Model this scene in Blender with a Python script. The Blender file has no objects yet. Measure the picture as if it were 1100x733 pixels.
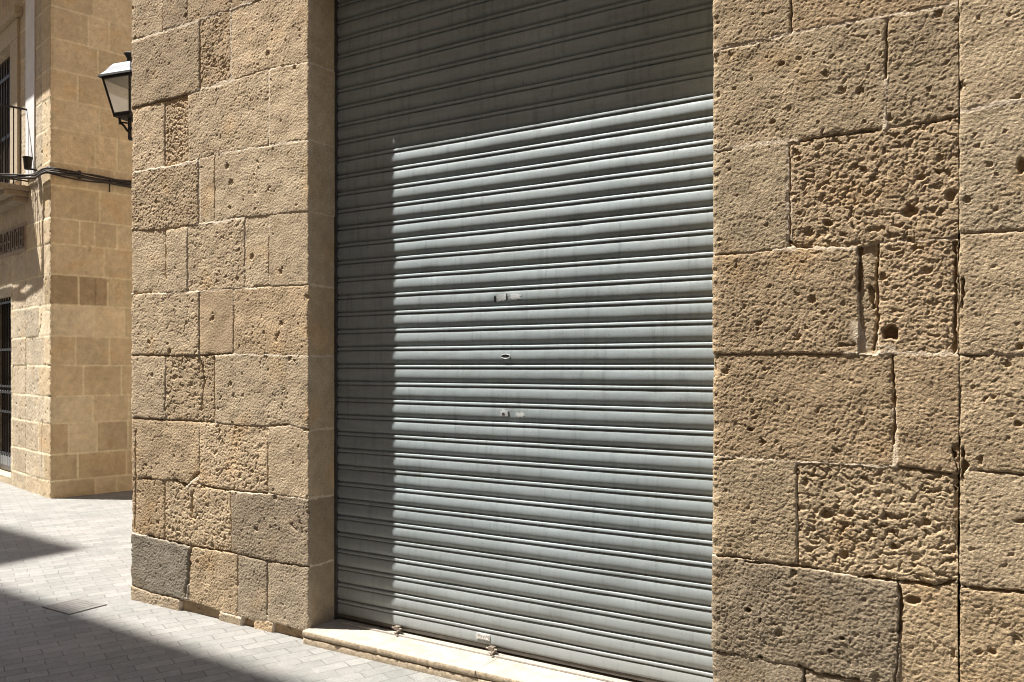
import bpy, bmesh, math, random
import numpy as np
from mathutils import Vector, Matrix, Euler
EXPO = 1.32
DENOISE = True
L_J= [[(-0.0048, 4.2293), (1.6444, 4.1781)], [(-0.0048, 3.7033), (0.6947, 3.6941), (0.986, 3.6927), (1.6444, 3.6974)], [(0.0255, 3.2548), (0.3474, 3.2549), (0.5786, 3.2544), (0.6947, 3.2665), (1.0109, 3.2676), (1.2998, 3.2809), (1.6372, 3.2573)], [(0.0356, 2.834), (0.3474, 2.8284), (0.5876, 2.8294), (0.8339, 2.8434), (1.3346, 2.829), (1.6372, 2.8206)], [(0.0356, 2.4438), (0.3569, 2.4226), (0.5876, 2.4292), (0.8339, 2.4275), (1.0929, 2.4319), (1.6372, 2.418)], [(0.0356, 2.0308), (0.4039, 2.014), (0.6947, 2.0123), (0.986, 2.0128), (1.3153, 2.0104), (1.6372, 2.0049)], [(0.0154, 1.6179), (0.7035, 1.6135), (1.0026, 1.6172), (1.6372, 1.6049)], [(0.0356, 1.2017), (0.6947, 1.205), (0.8339, 1.2024), (1.0192, 1.1922), (1.323, 1.1982), (1.4828, 1.2096), (1.6372, 1.1866)], [(0.135, 0.8112), (0.4504, 0.8216), (0.5695, 0.798), (0.7035, 0.8109), (0.9106, 0.7981), (1.1655, 0.7959), (1.2998, 0.8066), (1.6372, 0.7986)], [(0.0154, 0.4402), (0.1743, 0.4368), (0.4874, 0.4254), (0.6056, 0.4187), (0.986, 0.4254), (1.2998, 0.4105), (1.6372, 0.4184)], [(0.0255, 0.0908), (0.223, 0.0727), (0.5058, 0.0741), (0.7211, 0.0687), (0.9106, 0.0519), (1.1815, 0.0471), (1.3346, 0.0597), (1.5937, 0.0499)]]
L_V= [[0.3285, 1.0848], [0.3351, 0.584, 0.9843], [0.6991, 0.986], [0.3474, 0.584, 1.3153], [0.6858, 0.8374], [0.3663, 0.584, 1.1067, 1.3153], [0.6947, 1.0109], [0.3626, 0.8374], [0.6947, 1.3036], [0.3522, 0.986], [0.5966, 1.048, 1.2974], [0.5058, 0.8852, 1.0848, 1.1815, 1.3462]]
L_D= [([(0.6991, 3.6816), (0.6991, 3.2715)], 0.005, 0.014), ([(0.0255, 3.2548), (0.3474, 3.2549), (0.5786, 3.2544)], 0.006, 0.016), ([(0.3474, 3.2549), (0.3474, 2.8361)], 0.005, 0.014), ([(0.584, 2.8415), (0.5876, 3.2032)], 0.004, 0.008), ([(0.8374, 2.8202), (0.8374, 2.5069)], 0.004, 0.012), ([(0.3663, 2.4218), (0.3663, 2.1053)], 0.01, 0.024), ([(0.3569, 2.4196), (0.5876, 2.4292)], 0.006, 0.018), ([(1.1067, 2.4085), (1.1067, 2.1371)], 0.003, 0.008), ([(1.3153, 2.2975), (1.3153, 2.0809)], 0.003, 0.006), ([(0.0356, 2.0246), (0.2133, 2.0288)], 0.008, 0.02), ([(1.2054, 2.0159), (1.323, 2.0101)], 0.005, 0.014), ([(0.6947, 1.9834), (0.6947, 1.5095)], 0.006, 0.02), ([(0.0154, 1.6179), (0.4039, 1.6154)], 0.006, 0.02), ([(0.7035, 1.6135), (1.0026, 1.6228)], 0.006, 0.018), ([(1.0109, 1.9025), (1.0109, 1.6787)], 0.004, 0.008), ([(0.3663, 1.5381), (0.3569, 1.2691)], 0.003, 0.008), ([(0.7123, 1.5788), (0.7386, 1.4522), (0.7123, 1.2789)], 0.01, 0.02), ([(0.8374, 1.5899), (0.8374, 1.2253)], 0.006, 0.022), ([(0.0356, 1.2017), (0.8339, 1.2024)], 0.006, 0.016), ([(1.323, 1.1982), (1.4828, 1.2149)], 0.007, 0.016), ([(1.5937, 1.1874), (1.6444, 1.1947)], 0.01, 0.016), ([(1.3036, 1.0781), (1.3036, 0.8178)], 0.006, 0.018), ([(0.1153, 0.8098), (0.2133, 0.8106)], 0.01, 0.02), ([(0.4504, 0.8216), (0.5695, 0.798), (0.6858, 0.8848)], 0.014, 0.026), ([(0.7035, 0.8109), (0.9106, 0.7981), (1.2998, 0.8066)], 0.006, 0.018), ([(0.0506, 1.113), (0.0506, 0.8606), (0.0406, 0.4718)], 0.01, 0.018), ([(0.1743, 0.4368), (0.4874, 0.4254), (0.6056, 0.4187), (0.986, 0.4254)], 0.009, 0.026), ([(0.3522, 0.7906), (0.3522, 0.4319)], 0.006, 0.018), ([(0.986, 0.7591), (0.986, 0.4338)], 0.006, 0.02), ([(0.986, 0.4254), (1.2998, 0.4105), (1.6372, 0.4184)], 0.005, 0.014), ([(0.6056, 0.4246), (0.5966, 0.2835), (0.5605, 0.1032)], 0.02, 0.035), ([(1.048, 0.4131), (1.048, 0.2292)], 0.006, 0.016), ([(1.2974, 0.3994), (1.2974, 0.1009)], 0.006, 0.016), ([(0.0255, 0.0908), (0.223, 0.0727), (0.5058, 0.0741)], 0.006, 0.018), ([(0.986, 3.6422), (0.986, 3.6422)], 0.004, 0.01), ([(1.3998, 1.7379), (1.3693, 1.7008)], 0.006, 0.01), ([(0.6235, 0.7525), (0.6146, 0.6004)], 0.016, 0.035), ([(1.5644, 0.6697), (1.5863, 0.6087)], 0.006, 0.014), ([(1.4903, 0.6412), (1.5349, 0.6139)], 0.006, 0.012)]
L_L= [([(-0.0048, 3.7033), (0.6947, 3.6941), (0.919, 3.6964)], 0.012), ([(0.986, 3.6927), (1.1655, 3.6967)], 0.018), ([(0.986, 3.6759), (0.986, 3.2776)], 0.01), ([(0.5786, 3.2544), (0.6947, 3.2665), (1.0109, 3.2676)], 0.014), ([(0.584, 3.2447), (0.584, 2.8415)], 0.008), ([(1.3153, 3.2563), (1.3153, 2.8392)], 0.008), ([(0.0356, 2.834), (0.3474, 2.8284)], 0.014), ([(0.3474, 3.2429), (0.3474, 2.8541)], 0.006), ([(0.8339, 2.8434), (1.3308, 2.8317), (1.6372, 2.8206)], 0.008), ([(0.8339, 2.4275), (1.0929, 2.4319)], 0.016), ([(0.5876, 2.4292), (0.8339, 2.4275)], 0.008), ([(1.1067, 2.4196), (1.1067, 2.1205)], 0.008), ([(1.3153, 2.4059), (1.3153, 2.0321)], 0.006), ([(0.3569, 2.823), (0.6858, 2.8168)], 0.01), ([(0.4039, 2.014), (0.6947, 2.0123), (0.986, 2.0128), (1.2054, 2.0104)], 0.007), ([(1.0026, 1.6172), (1.6372, 1.6049)], 0.009), ([(0.6947, 2.8272), (0.7035, 2.4334)], 0.008), ([(0.5695, 0.7892), (0.6235, 0.8224), (0.6947, 0.8623)], 0.014)]
L_H= [((0.4039, 1.6452), 0.018, 0.022, 0.03), ((0.3851, 1.693), 0.012, 0.008, 0.02), ((0.6681, 1.8571), 0.01, 0.008, 0.015), ((0.135, 0.8722), 0.01, 0.008, 0.015), ((1.0274, 1.1786), 0.012, 0.014, 0.022)]
R_J= [[(0.0082, 3.3043), (0.9062, 3.3012)], [(0.0042, 2.8636), (0.1744, 2.8602), (0.3181, 2.868), (0.6003, 2.862), (0.9062, 2.8525)], [(0.0042, 2.4424), (0.2599, 2.4479), (0.3646, 2.4383), (0.6427, 2.4396), (0.7883, 2.4399), (0.9062, 2.444)], [(0.0082, 2.0081), (0.2599, 2.012), (0.3307, 2.0179), (0.5672, 2.0004), (0.6525, 2.0115), (0.9062, 2.0087)], [(0.0082, 1.5984), (0.9062, 1.5919)], [(0.0161, 1.1748), (0.3396, 1.171), (0.5739, 1.171), (0.7164, 1.1729), (0.9003, 1.1578)], [(0.024, 0.7619), (0.3468, 0.7599), (0.4243, 0.7551), (0.5739, 0.7459), (0.7037, 0.7492), (0.8524, 0.749), (0.9062, 0.7698)], [(0.024, 0.3639), (0.3539, 0.3643), (0.3823, 0.3477), (0.5, 0.3453), (0.7164, 0.3566), (0.9062, 0.3613)], [(0.024, -0.0224), (0.9062, -0.0472)]]
R_V= [[0.5], [0.3253], [0.6731], [0.3181], [0.5739, 0.6427], [0.6958], [0.3468], [0.7164], [0.3752, 0.7164], [0.5]]
R_D= [([(0.3253, 3.073), (0.3253, 2.8702)], 0.004, 0.014), ([(0.6731, 2.8358), (0.6731, 2.6755), (0.6702, 2.6238)], 0.005, 0.016), ([(0.3539, 2.4347), (0.5, 2.4392), (0.6427, 2.4396)], 0.005, 0.014), ([(0.0042, 2.4424), (0.0827, 2.4384)], 0.004, 0.01), ([(0.7883, 2.4399), (0.9062, 2.444)], 0.004, 0.012), ([(0.3199, 2.4284), (0.3199, 2.0224)], 0.004, 0.012), ([(0.3181, 2.0484), (0.3432, 2.017), (0.4034, 2.0125)], 0.006, 0.014), ([(0.0082, 2.0081), (0.102, 2.012)], 0.004, 0.01), ([(0.5772, 1.9996), (0.5772, 1.8368)], 0.01, 0.022), ([(0.646, 2.0085), (0.6395, 1.8759), (0.6427, 1.7181), (0.6265, 1.6132)], 0.008, 0.02), ([(0.6167, 1.8419), (0.6265, 1.7712)], 0.014, 0.02), ([(0.5606, 1.6281), (0.5102, 1.6288)], 0.008, 0.012), ([(0.9003, 1.9891), (0.9062, 1.7609), (0.9003, 1.5936)], 0.012, 0.022), ([(0.024, 1.5983), (0.5136, 1.5947)], 0.003, 0.008), ([(0.6958, 1.5882), (0.7005, 1.387), (0.6974, 1.255)], 0.006, 0.022), ([(0.7164, 1.1729), (0.9062, 1.1582)], 0.004, 0.01), ([(0.9062, 1.2587), (0.9121, 1.0416), (0.9092, 0.9074)], 0.014, 0.03), ([(0.024, 0.7619), (0.1593, 0.7628)], 0.005, 0.012), ([(0.1403, 0.7491), (0.3468, 0.7599), (0.4243, 0.7551)], 0.007, 0.016), ([(0.5739, 0.7459), (0.7037, 0.7492), (0.8524, 0.749), (0.9003, 0.7757)], 0.009, 0.028), ([(0.7101, 0.7501), (0.7227, 0.6792), (0.7164, 0.5572)], 0.01, 0.03), ([(0.3468, 1.1568), (0.3503, 0.7713)], 0.003, 0.008), ([(0.7164, 0.5572), (0.7037, 0.3713)], 0.004, 0.012), ([(0.024, 0.3639), (0.1403, 0.3658)], 0.003, 0.008), ([(0.3539, 0.3643), (0.4313, 0.3499), (0.5672, 0.3549)], 0.008, 0.024), ([(0.3752, 0.3537), (0.3681, 0.2058)], 0.008, 0.03), ([(0.0122, 1.1552), (0.102, 1.1682)], 0.003, 0.008), ([(0.102, 0.7444), (0.102, 0.7444)], 0.01, 0.01)]
R_L= [([(0.0042, 2.8636), (0.1744, 2.8602), (0.3181, 2.868), (0.6003, 2.862), (0.9062, 2.8525)], 0.01), ([(0.0042, 2.4424), (0.2599, 2.4479), (0.3539, 2.4383)], 0.012), ([(0.3145, 2.4218), (0.3181, 2.0484)], 0.013), ([(0.2599, 2.012), (0.3289, 2.0144), (0.5739, 1.9963)], 0.009), ([(0.6731, 2.6232), (0.6654, 2.4397)], 0.01), ([(0.5136, 1.5947), (0.6974, 1.5986), (0.9062, 1.5902)], 0.01), ([(0.5606, 1.7027), (0.5871, 1.6101)], 0.024), ([(0.3396, 1.171), (0.5739, 1.171), (0.7164, 1.1729)], 0.006), ([(0.024, 1.1752), (0.3396, 1.171)], 0.004), ([(0.6974, 1.3869), (0.7037, 1.1791)], 0.012), ([(0.6492, 1.6235), (0.6974, 1.6159)], 0.012)]
R_H= [((0.6846, 1.6735), 0.032, 0.03, 0.05), ((0.2855, 2.7523), 0.014, 0.009, 0.016), ((0.2526, 2.5273), 0.013, 0.009, 0.018), ((0.3539, 2.3686), 0.01, 0.012, 0.018), ((0.1631, 1.289), 0.014, 0.008, 0.018), ((0.1517, 0.5573), 0.014, 0.011, 0.022), ((0.2044, 0.5203), 0.007, 0.012, 0.016), ((0.517, 0.5023), 0.012, 0.008, 0.018), ((0.4727, 0.4479), 0.01, 0.008, 0.018), ((0.2044, 0.3737), 0.012, 0.008, 0.016), ((0.7541, 2.1206), 0.028, 0.022, 0.022), ((0.4659, 2.1016), 0.018, 0.014, 0.018), ((0.459, 0.9725), 0.026, 0.02, 0.018), ((0.5203, 0.8245), 0.02, 0.02, 0.016), ((0.7603, 0.6813), 0.03, 0.018, 0.022), ((0.8067, 0.9743), 0.016, 0.016, 0.015), ((0.6974, 0.8733), 0.014, 0.012, 0.014), ((0.7913, 2.2433), 0.02, 0.012, 0.014), ((0.8854, 2.165), 0.018, 0.02, 0.016)]
N_J= [[(-0.0019, 2.9315), (0.1979, 2.9478)], [(-0.0019, 2.4632), (0.1979, 2.4733)], [(0.0029, 2.0246), (0.1979, 2.0181)], [(0.004, 1.5868), (0.1979, 1.5904)], [(0.0567, 1.1759), (0.1979, 1.1723)], [(0.0158, 0.7597), (0.1979, 0.7655)], [(0.0158, 0.3262), (0.1979, 0.3168)]]
N_D= [([(0.004, 1.5868), (0.0855, 1.5862)], 0.003, 0.01), ([(0.007, 1.8606), (0.0158, 1.8001), (0.004, 1.7605)], 0.01, 0.025), ([(0.0099, 1.2429), (0.0188, 1.1934), (0.007, 1.1258)], 0.014, 0.03), ([(0.0567, 1.1759), (0.1979, 1.1723)], 0.004, 0.012), ([(0.004, 0.7581), (0.0855, 0.7595), (0.1979, 0.7623)], 0.007, 0.02), ([(0.004, 2.0245), (0.1979, 2.0181)], 0.003, 0.008)]
N_L= [([(-0.0019, 2.4632), (0.1979, 2.4733)], 0.01)]
N_H= [((0.1924, 2.2448), 0.02, 0.03, 0.025), ((0.1869, 1.6179), 0.014, 0.012, 0.015), ((0.0855, 1.4347), 0.008, 0.008, 0.01), ((0.1084, 1.4417), 0.008, 0.008, 0.01), ((0.1814, 1.346), 0.016, 0.012, 0.014), ((0.1869, 1.0098), 0.02, 0.01, 0.012), ((0.1027, 0.5418), 0.016, 0.014, 0.014)]
# ---------------------------------------------------------------- helpers
C = bpy.context.scene.collection
def link(o): C.objects.link(o); return o
def tag(o, label=None, cat=None, kind=None, group=None):
    if label: o['label'] = label
    if cat: o['category'] = cat
    if kind: o['kind'] = kind
    if group: o['group'] = group
    return o
def empty(name, loc=(0, 0, 0), label=None, cat=None):
    o = bpy.data.objects.new(name, None); o.location = loc; o.empty_display_size = .1
    link(o); return tag(o, label, cat)
def put(name, me, parent=None, mats=()):
    o = bpy.data.objects.new(name, me); link(o)
    for m in mats: me.materials.append(m)
    if parent:
        o.parent = parent
        o.matrix_parent_inverse = parent_world(parent).inverted()
    return o
def parent_world(p):
    m = Matrix.Translation(p.location) @ Euler(p.rotation_euler).to_matrix().to_4x4()
    return m if p.parent is None else Matrix()

class MB:
    """collects boxes, prisms and tubes into one mesh"""
    def __init__(s): s.v = []; s.f = []
    def add(s, v, f):
        n = len(s.v); s.v += [tuple(p) for p in v]; s.f += [tuple(i + n for i in q) for q in f]
    def hexa(s, p): s.add(p, [(0, 3, 2, 1), (4, 5, 6, 7), (0, 1, 5, 4), (1, 2, 6, 5), (2, 3, 7, 6), (3, 0, 4, 7)])
    def box(s, x0, x1, y0, y1, z0, z1):
        s.hexa([(x0, y0, z0), (x1, y0, z0), (x1, y1, z0), (x0, y1, z0), (x0, y0, z1), (x1, y0, z1), (x1, y1, z1), (x0, y1, z1)])
    def obox(s, P, d, n, s0, s1, n0, n1, z0, z1):
        q = lambda a, b, z: (P[0] + a * d[0] + b * n[0], P[1] + a * d[1] + b * n[1], z)
        s.hexa([q(s0, n0, z0), q(s1, n0, z0), q(s1, n1, z0), q(s0, n1, z0), q(s0, n0, z1), q(s1, n0, z1), q(s1, n1, z1), q(s0, n1, z1)])
    def tube(s, pts, r, k=8, r1=None, caps=True):
        pts = [Vector(p) for p in pts]; n = len(pts); rings = []
        ref = Vector((0, 0, 1))
        for i, p in enumerate(pts):
            t = (pts[min(i + 1, n - 1)] - pts[max(i - 1, 0)]).normalized()
            a = t.cross(ref)
            if a.length < 1e-3: a = t.cross(Vector((1, 0, 0)))
            a.normalize(); b = t.cross(a)
            rr = r if r1 is None else r + (r1 - r) * i / max(1, n - 1)
            rings += [p + (a * math.cos(2 * math.pi * j / k) + b * math.sin(2 * math.pi * j / k)) * rr for j in range(k)]
        f = []
        for i in range(n - 1):
            for j in range(k):
                f.append((i * k + j, i * k + (j + 1) % k, (i + 1) * k + (j + 1) % k, (i + 1) * k + j))
        if caps: f += [tuple(range(k))[::-1], tuple(range((n - 1) * k, n * k))]
        s.add(rings, f)
    def lathe(s, prof, cx, cy, k=20):
        v = []; f = []
        for r, z in prof: v += [(cx + r * math.cos(2 * math.pi * j / k), cy + r * math.sin(2 * math.pi * j / k), z) for j in range(k)]
        for i in range(len(prof) - 1):
            for j in range(k): f.append((i * k + j, i * k + (j + 1) % k, (i + 1) * k + (j + 1) % k, (i + 1) * k + j))
        f += [tuple(range(k))[::-1], tuple(range((len(prof) - 1) * k, len(prof) * k))]
        s.add(v, f)
    def build(s, name, mat, parent=None, bevel=0, smooth=False):
        me = bpy.data.meshes.new(name); me.from_pydata(s.v, [], s.f)
        bm = bmesh.new(); bm.from_mesh(me)
        bmesh.ops.recalc_face_normals(bm, faces=bm.faces[:])
        if bevel:
            bmesh.ops.bevel(bm, geom=[e for e in bm.edges if len(e.link_faces) == 2 and e.calc_face_angle(0) > .6], offset=bevel, segments=2, profile=.6, affect='EDGES', clamp_overlap=True)
        bm.to_mesh(me); bm.free(); me.update()
        if smooth: me.shade_smooth()
        return put(name, me, parent, [mat])

# ---------------------------------------------------------------- noise (numpy)
def _h(ix, iy, seed):
    h = (ix.astype(np.int64) * 374761393 + iy.astype(np.int64) * 668265263 + seed * 974711) & 0xffffffff
    h = ((h ^ (h >> 13)) * 1274126177) & 0xffffffff
    h = ((h ^ (h >> 16)) * 2246822519) & 0xffffffff
    return ((h ^ (h >> 15)) & 0xffffff).astype(np.float32) / float(0xffffff)
def perlin(x, y, seed=0):
    x = np.asarray(x, np.float32); y = np.asarray(y, np.float32)
    ix = np.floor(x); iy = np.floor(y); fx = x - ix; fy = y - iy
    u = fx * fx * fx * (fx * (fx * 6 - 15) + 10); v = fy * fy * fy * (fy * (fy * 6 - 15) + 10)
    def g(a, b):
        t = _h(ix + a, iy + b, seed) * (2 * np.pi)
        return np.cos(t) * (fx - a) + np.sin(t) * (fy - b)
    a = g(0, 0); b = g(1, 0); c = g(0, 1); d = g(1, 1)
    return 1.5 * ((a + u * (b - a)) + v * ((c + u * (d - c)) - (a + u * (b - a))))
def fbm(x, y, seed, n=3):
    r = 0; a = 1.0
    for i in range(n):
        r = r + a * perlin(x, y, seed + i * 17); x = x * 2.03 + 3.1; y = y * 2.03 + 7.7; a *= .5
    return r
def worley(x, y, seed):
    """distance to the nearest jittered point and that point's random number"""
    x = np.asarray(x, np.float32); y = np.asarray(y, np.float32)
    ix = np.floor(x); iy = np.floor(y); best = np.full(x.shape, 9, np.float32); rn = np.zeros(x.shape, np.float32)
    for a in (-1, 0, 1):
        for b in (-1, 0, 1):
            cx = ix + a; cy = iy + b
            d = np.hypot(cx + _h(cx, cy, seed) - x, cy + _h(cx, cy, seed + 1) - y)
            m = d < best; best = np.where(m, d, best); rn = np.where(m, _h(cx, cy, seed + 2), rn)
    return best, rn
def sstep(a, b, x):
    t = np.clip((x - a) / (b - a), 0, 1); return t * t * (3 - 2 * t)
def poly_dist(U, Z, pts):
    if len(pts) == 1 or pts[0] == pts[1] and len(pts) == 2: return np.hypot(U - pts[0][0], Z - pts[0][1])
    d = np.full(U.shape, 9., np.float32)
    for (ax, az), (bx, bz) in zip(pts[:-1], pts[1:]):
        dx, dz = bx - ax, bz - az; L2 = dx * dx + dz * dz + 1e-12
        t = np.clip(((U - ax) * dx + (Z - az) * dz) / L2, 0, 1)
        d = np.minimum(d, np.hypot(U - ax - t * dx, Z - az - t * dz))
    return d

# ---------------------------------------------------------------- stone walls: one displaced sheet per wall
def stone_wall(name, us, zs, pos, joints, verts, stones, dark, light, holes, mat, parent, seed=1,
               smooth_u=(), grain=1.0, arris=(), chip=.010, mortar=(.40, .33, .24), openings=(), wob=1.0, tint=None, open_=1.0, jw=1.0, pits=1.0):
    us = np.asarray(us, np.float32); zs = np.asarray(zs, np.float32)
    U, Z = np.meshgrid(us, zs)
    s = seed * 100
    # joints wander a little
    Uw = U + wob * (.004 * perlin(U / .06, Z / .06, s) + .003 * perlin(U / .02, Z / .02, s + 1))
    Zw = Z + wob * (.004 * perlin(U / .07, Z / .07, s + 2) + .003 * perlin(U / .02, Z / .02, s + 3))
    d = np.full(U.shape, .0, np.float32)
    off = np.zeros(U.shape, np.float32); rough = np.ones(U.shape, np.float32); ero = np.zeros(U.shape, np.float32)
    pit = np.zeros(U.shape, np.float32); col = np.zeros(U.shape + (3,), np.float32)
    tops = [np.interp(Uw, [p[0] for p in j], [p[1] for p in j]) for j in joints]
    tops.append(np.full(U.shape, -1.0))
    rnd = random.Random(seed)
    done = np.zeros(U.shape, bool)
    for k in range(len(joints) + 1):
        top = tops[k - 1] if k else np.full(U.shape, 99.)
        m = (Zw < top) & (Zw >= tops[k]) & ~done
        done |= m
        dh = np.minimum(top - Zw, Zw - tops[k])
        vs = verts[k] if k < len(verts) else []
        idx = np.searchsorted(np.asarray(vs, np.float32), Uw) if len(vs) else np.zeros(U.shape, int)
        dv = np.full(U.shape, 9., np.float32)
        for v in vs: dv = np.minimum(dv, np.abs(Uw - v))
        r = .022
        dd = np.where((dh < r) & (dv < r), r - np.hypot(r - np.minimum(dh, r), r - np.minimum(dv, r)), np.minimum(dh, dv))
        d = np.where(m, dd, d)
        for i in range(len(vs) + 1):
            mm = m & (idx == i)
            if not mm.any(): continue
            st = dict(tone=None, rough=1., ero=0., pit=.35, off=None)
            st.update(stones.get((k, i), {}))
            jit = rnd.uniform(-.06, .06); hue = rnd.uniform(-.02, .02)
            t = st['tone'] or (.43, .335, .225)
            t = np.array([t[0] * (1 + jit + hue), t[1] * (1 + jit), t[2] * (1 + jit - hue)])
            col[mm] = t
            o = st['off'] if st['off'] is not None else rnd.uniform(-.0018, .0018)
            tu, tz = rnd.uniform(-.004, .004), rnd.uniform(-.003, .003)
            uc, zc = U[mm].mean(), Z[mm].mean()
            off[mm] = o + np.clip(tu * (U[mm] - uc) + tz * (Z[mm] - zc), -.005, .005)
            rough[mm] = st['rough']; ero[mm] = st['ero']; pit[mm] = st['pit']
    sm = np.ones(U.shape, np.float32)
    for a, b in smooth_u: sm = np.where((U > a) & (U < b), .34, sm)
    # grain: popcorn bumps of 1-2 cm and a little slower swell
    wx = U + .006 * perlin(U / .03, Z / .03, s + 5); wz = Z + .006 * perlin(U / .03, Z / .03, s + 6)
    g = .55 * perlin(wx / .026, wz / .022, s + 7) + .9 * perlin(wx / .0135, wz / .0120, s + 8) + .8 * perlin(wx / .0078, wz / .0074, s + 12)
    f1, q1 = worley(wx / .017, wz / .0145, s + 20)
    g = g + 1.5 * (.45 - f1) * (.3 + q1)
    g = np.where(g < 0, g * 1.3, g)
    swell = perlin(U / .17, Z / .15, s + 9) * .0026 + perlin(U / .07, Z / .065, s + 10) * .0013
    patch = sstep(-.5, .7, fbm(U / .22, Z / .2, s + 11, 2))      # grain is stronger in places
    h = off + swell * (.4 + .6 * sm) + g * .00092 * grain * rough * (.88 + .28 * patch) * sm
    # scattered pits
    for sc, thr, dep, sd in ((.050, .90, .0080, 30), (.027, .84, .0045, 40)):
        f, q = worley((wx + .4 * (wz % 1e9) * 0) / sc, wz / sc, s + sd)
        f = f + .16 * perlin(U / .011, Z / .009, s + sd + 5)
        rad = .12 + .30 * np.clip((q - thr) / (1 - thr), 0, 1)
        on = q > (1.0 - pits * (1 - thr) * (.25 + 1.6 * pit) * (.3 + 1.2 * patch))
        h = h - on * dep * (1 - sstep(rad * .45, rad, f)) * sm
    # worm-eaten blocks
    e1 = fbm(wx / .030 + .6 * perlin(U / .05, Z / .05, s + 51), wz / .027, s + 50, 4)
    fe, qe = worley(wx / .026, wz / .022, s + 60)
    ep = sstep(-.6, .5, fbm(U / .16, Z / .14, s + 63, 2))
    cav = np.clip(.55 - fe, 0, 1) * sstep(.35, .9, qe)
    h = h - ero * sm * (.0062 * sstep(.05, .75, e1) + .015 * cav * sstep(-.2, .5, e1)) * (.45 + .8 * ep) - ero * sm * .003
    # arrises and joints
    bw = .006 + .010 * np.clip(rough + ero, 0, 2) * .6
    bw = bw * (.6 + .8 * sstep(-.6, .8, fbm(U / .05, Z / .05, s + 70, 2)))
    e = np.clip(d / bw, 0, 1)
    jo = sstep(-.35, .5, fbm(U / .33, Z / .28, s + 71, 2))         # open in places, pointed in others
    jo = jo * open_
    h = h - (.0010 + .0042 * jo) * (1 - e) ** 2
    jl = 1 - sstep(.0015 * jw, .0042 * jw, d)
    h = h - jl * (.0010 + .007 * jo)
    mort = jl * (1 - .75 * jo)
    for pts, w in light:
        dl = poly_dist(Uw, Zw, pts); wv = 1.25 * w * (.75 + .6 * fbm(U / .05, Z / .05, s + 80, 2))
        mk = 1 - sstep(wv * .45, wv, dl)
        flat = off - .0012 + .0007 * perlin(U / .012, Z / .012, s + 81) + .0008 * perlin(U / .03, Z / .03, s + 82)
        h = h * (1 - mk) + flat * mk; mort = np.maximum(mort, mk)
    for pts, w, dep in dark:
        dl = poly_dist(Uw, Zw, pts); wv = w * (.68 + .7 * fbm(U / .04, Z / .04, s + 90, 2))
        wv = np.maximum(wv, .0022)
        mk = 1 - sstep(wv * .5, wv * 1.15, dl)
        h = h - mk * dep * .8 * sm; mort = mort * (1 - mk)
        h = h - .002 * np.exp(-(dl / (w * 2.2)) ** 2) * sm
    for (hu, hz), a, b, dep in holes:
        rr = np.hypot((Uw - hu) / a, (Zw - hz) / b) + .22 * perlin(U / .02, Z / .02, s + 95)
        h = h - dep * (1 - sstep(.55, 1.05, rr))
        mort = mort * sstep(.5, 1.1, rr)
    for ua, wdt in arris:                                         # knocked corner edges
        da = np.abs(U - ua)
        n = .35 + np.clip(fbm(U * 0 + ua, Z / .075, s + 97, 3), -.35, 1.2)
        h = h - chip * n * np.exp(-(da / wdt) ** 2)
    # colour of the stone itself: mottling and a few rusty or grey blotches
    mt = fbm(U / .12, Z / .11, s + 110, 3); m2 = perlin(wx / .02, wz / .02, s + 114); bl = sstep(.25, .9, fbm(U / .3, Z / .26, s + 118, 2))
    k = 1 + .07 * mt + .07 * m2 + .10 * fbm(U / .45, Z / .6, s + 121, 3)
    col = col * k[..., None]
    col = col * (1 - bl[..., None] * (1 - np.array([1.02, .96, .88], np.float32)))
    col = col * (1 - mort[..., None]) + np.array(mortar, np.float32) * (1 + .08 * m2)[..., None] * mort[..., None]
    if tint is not None:
        for a, b in smooth_u:
            tk = sstep(0, .012, np.minimum(U - a, b - U))[..., None]
            col = col * (1 - tk) + col * np.array(tint, np.float32) * tk
    for (u0, u1, z0, z1, dep) in openings:
        ins = (U > u0) & (U < u1) & (Z > z0) & (Z < z1)
        h = np.where(ins, -dep, h)
    P, N = pos(us)
    V = np.empty(U.shape + (3,), np.float32)
    V[..., 0] = P[None, :, 0] + N[None, :, 0] * h; V[..., 1] = P[None, :, 1] + N[None, :, 1] * h; V[..., 2] = Z
    nz, nu = U.shape
    i = (np.arange(nz - 1)[:, None] * nu + np.arange(nu - 1)[None, :]).ravel()
    F = np.stack([i, i + 1, i + nu + 1, i + nu], 1).astype(np.int32)
    me = bpy.data.meshes.new(name)
    me.vertices.add(nz * nu); me.vertices.foreach_set('co', V.ravel())
    me.loops.add(F.size); me.loops.foreach_set('vertex_index', F.ravel())
    me.polygons.add(len(F)); me.polygons.foreach_set('loop_start', np.arange(0, F.size, 4, dtype=np.int32))
    me.update(calc_edges=True)
    at = me.color_attributes.new('Col', 'FLOAT_COLOR', 'POINT')
    c4 = np.ones((nz * nu, 4), np.float32); c4[:, :3] = np.clip(col, .01, .9).reshape(-1, 3)
    at.data.foreach_set('color', c4.ravel())
    me.shade_smooth()
    return put(name, me, parent, [mat])

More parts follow.
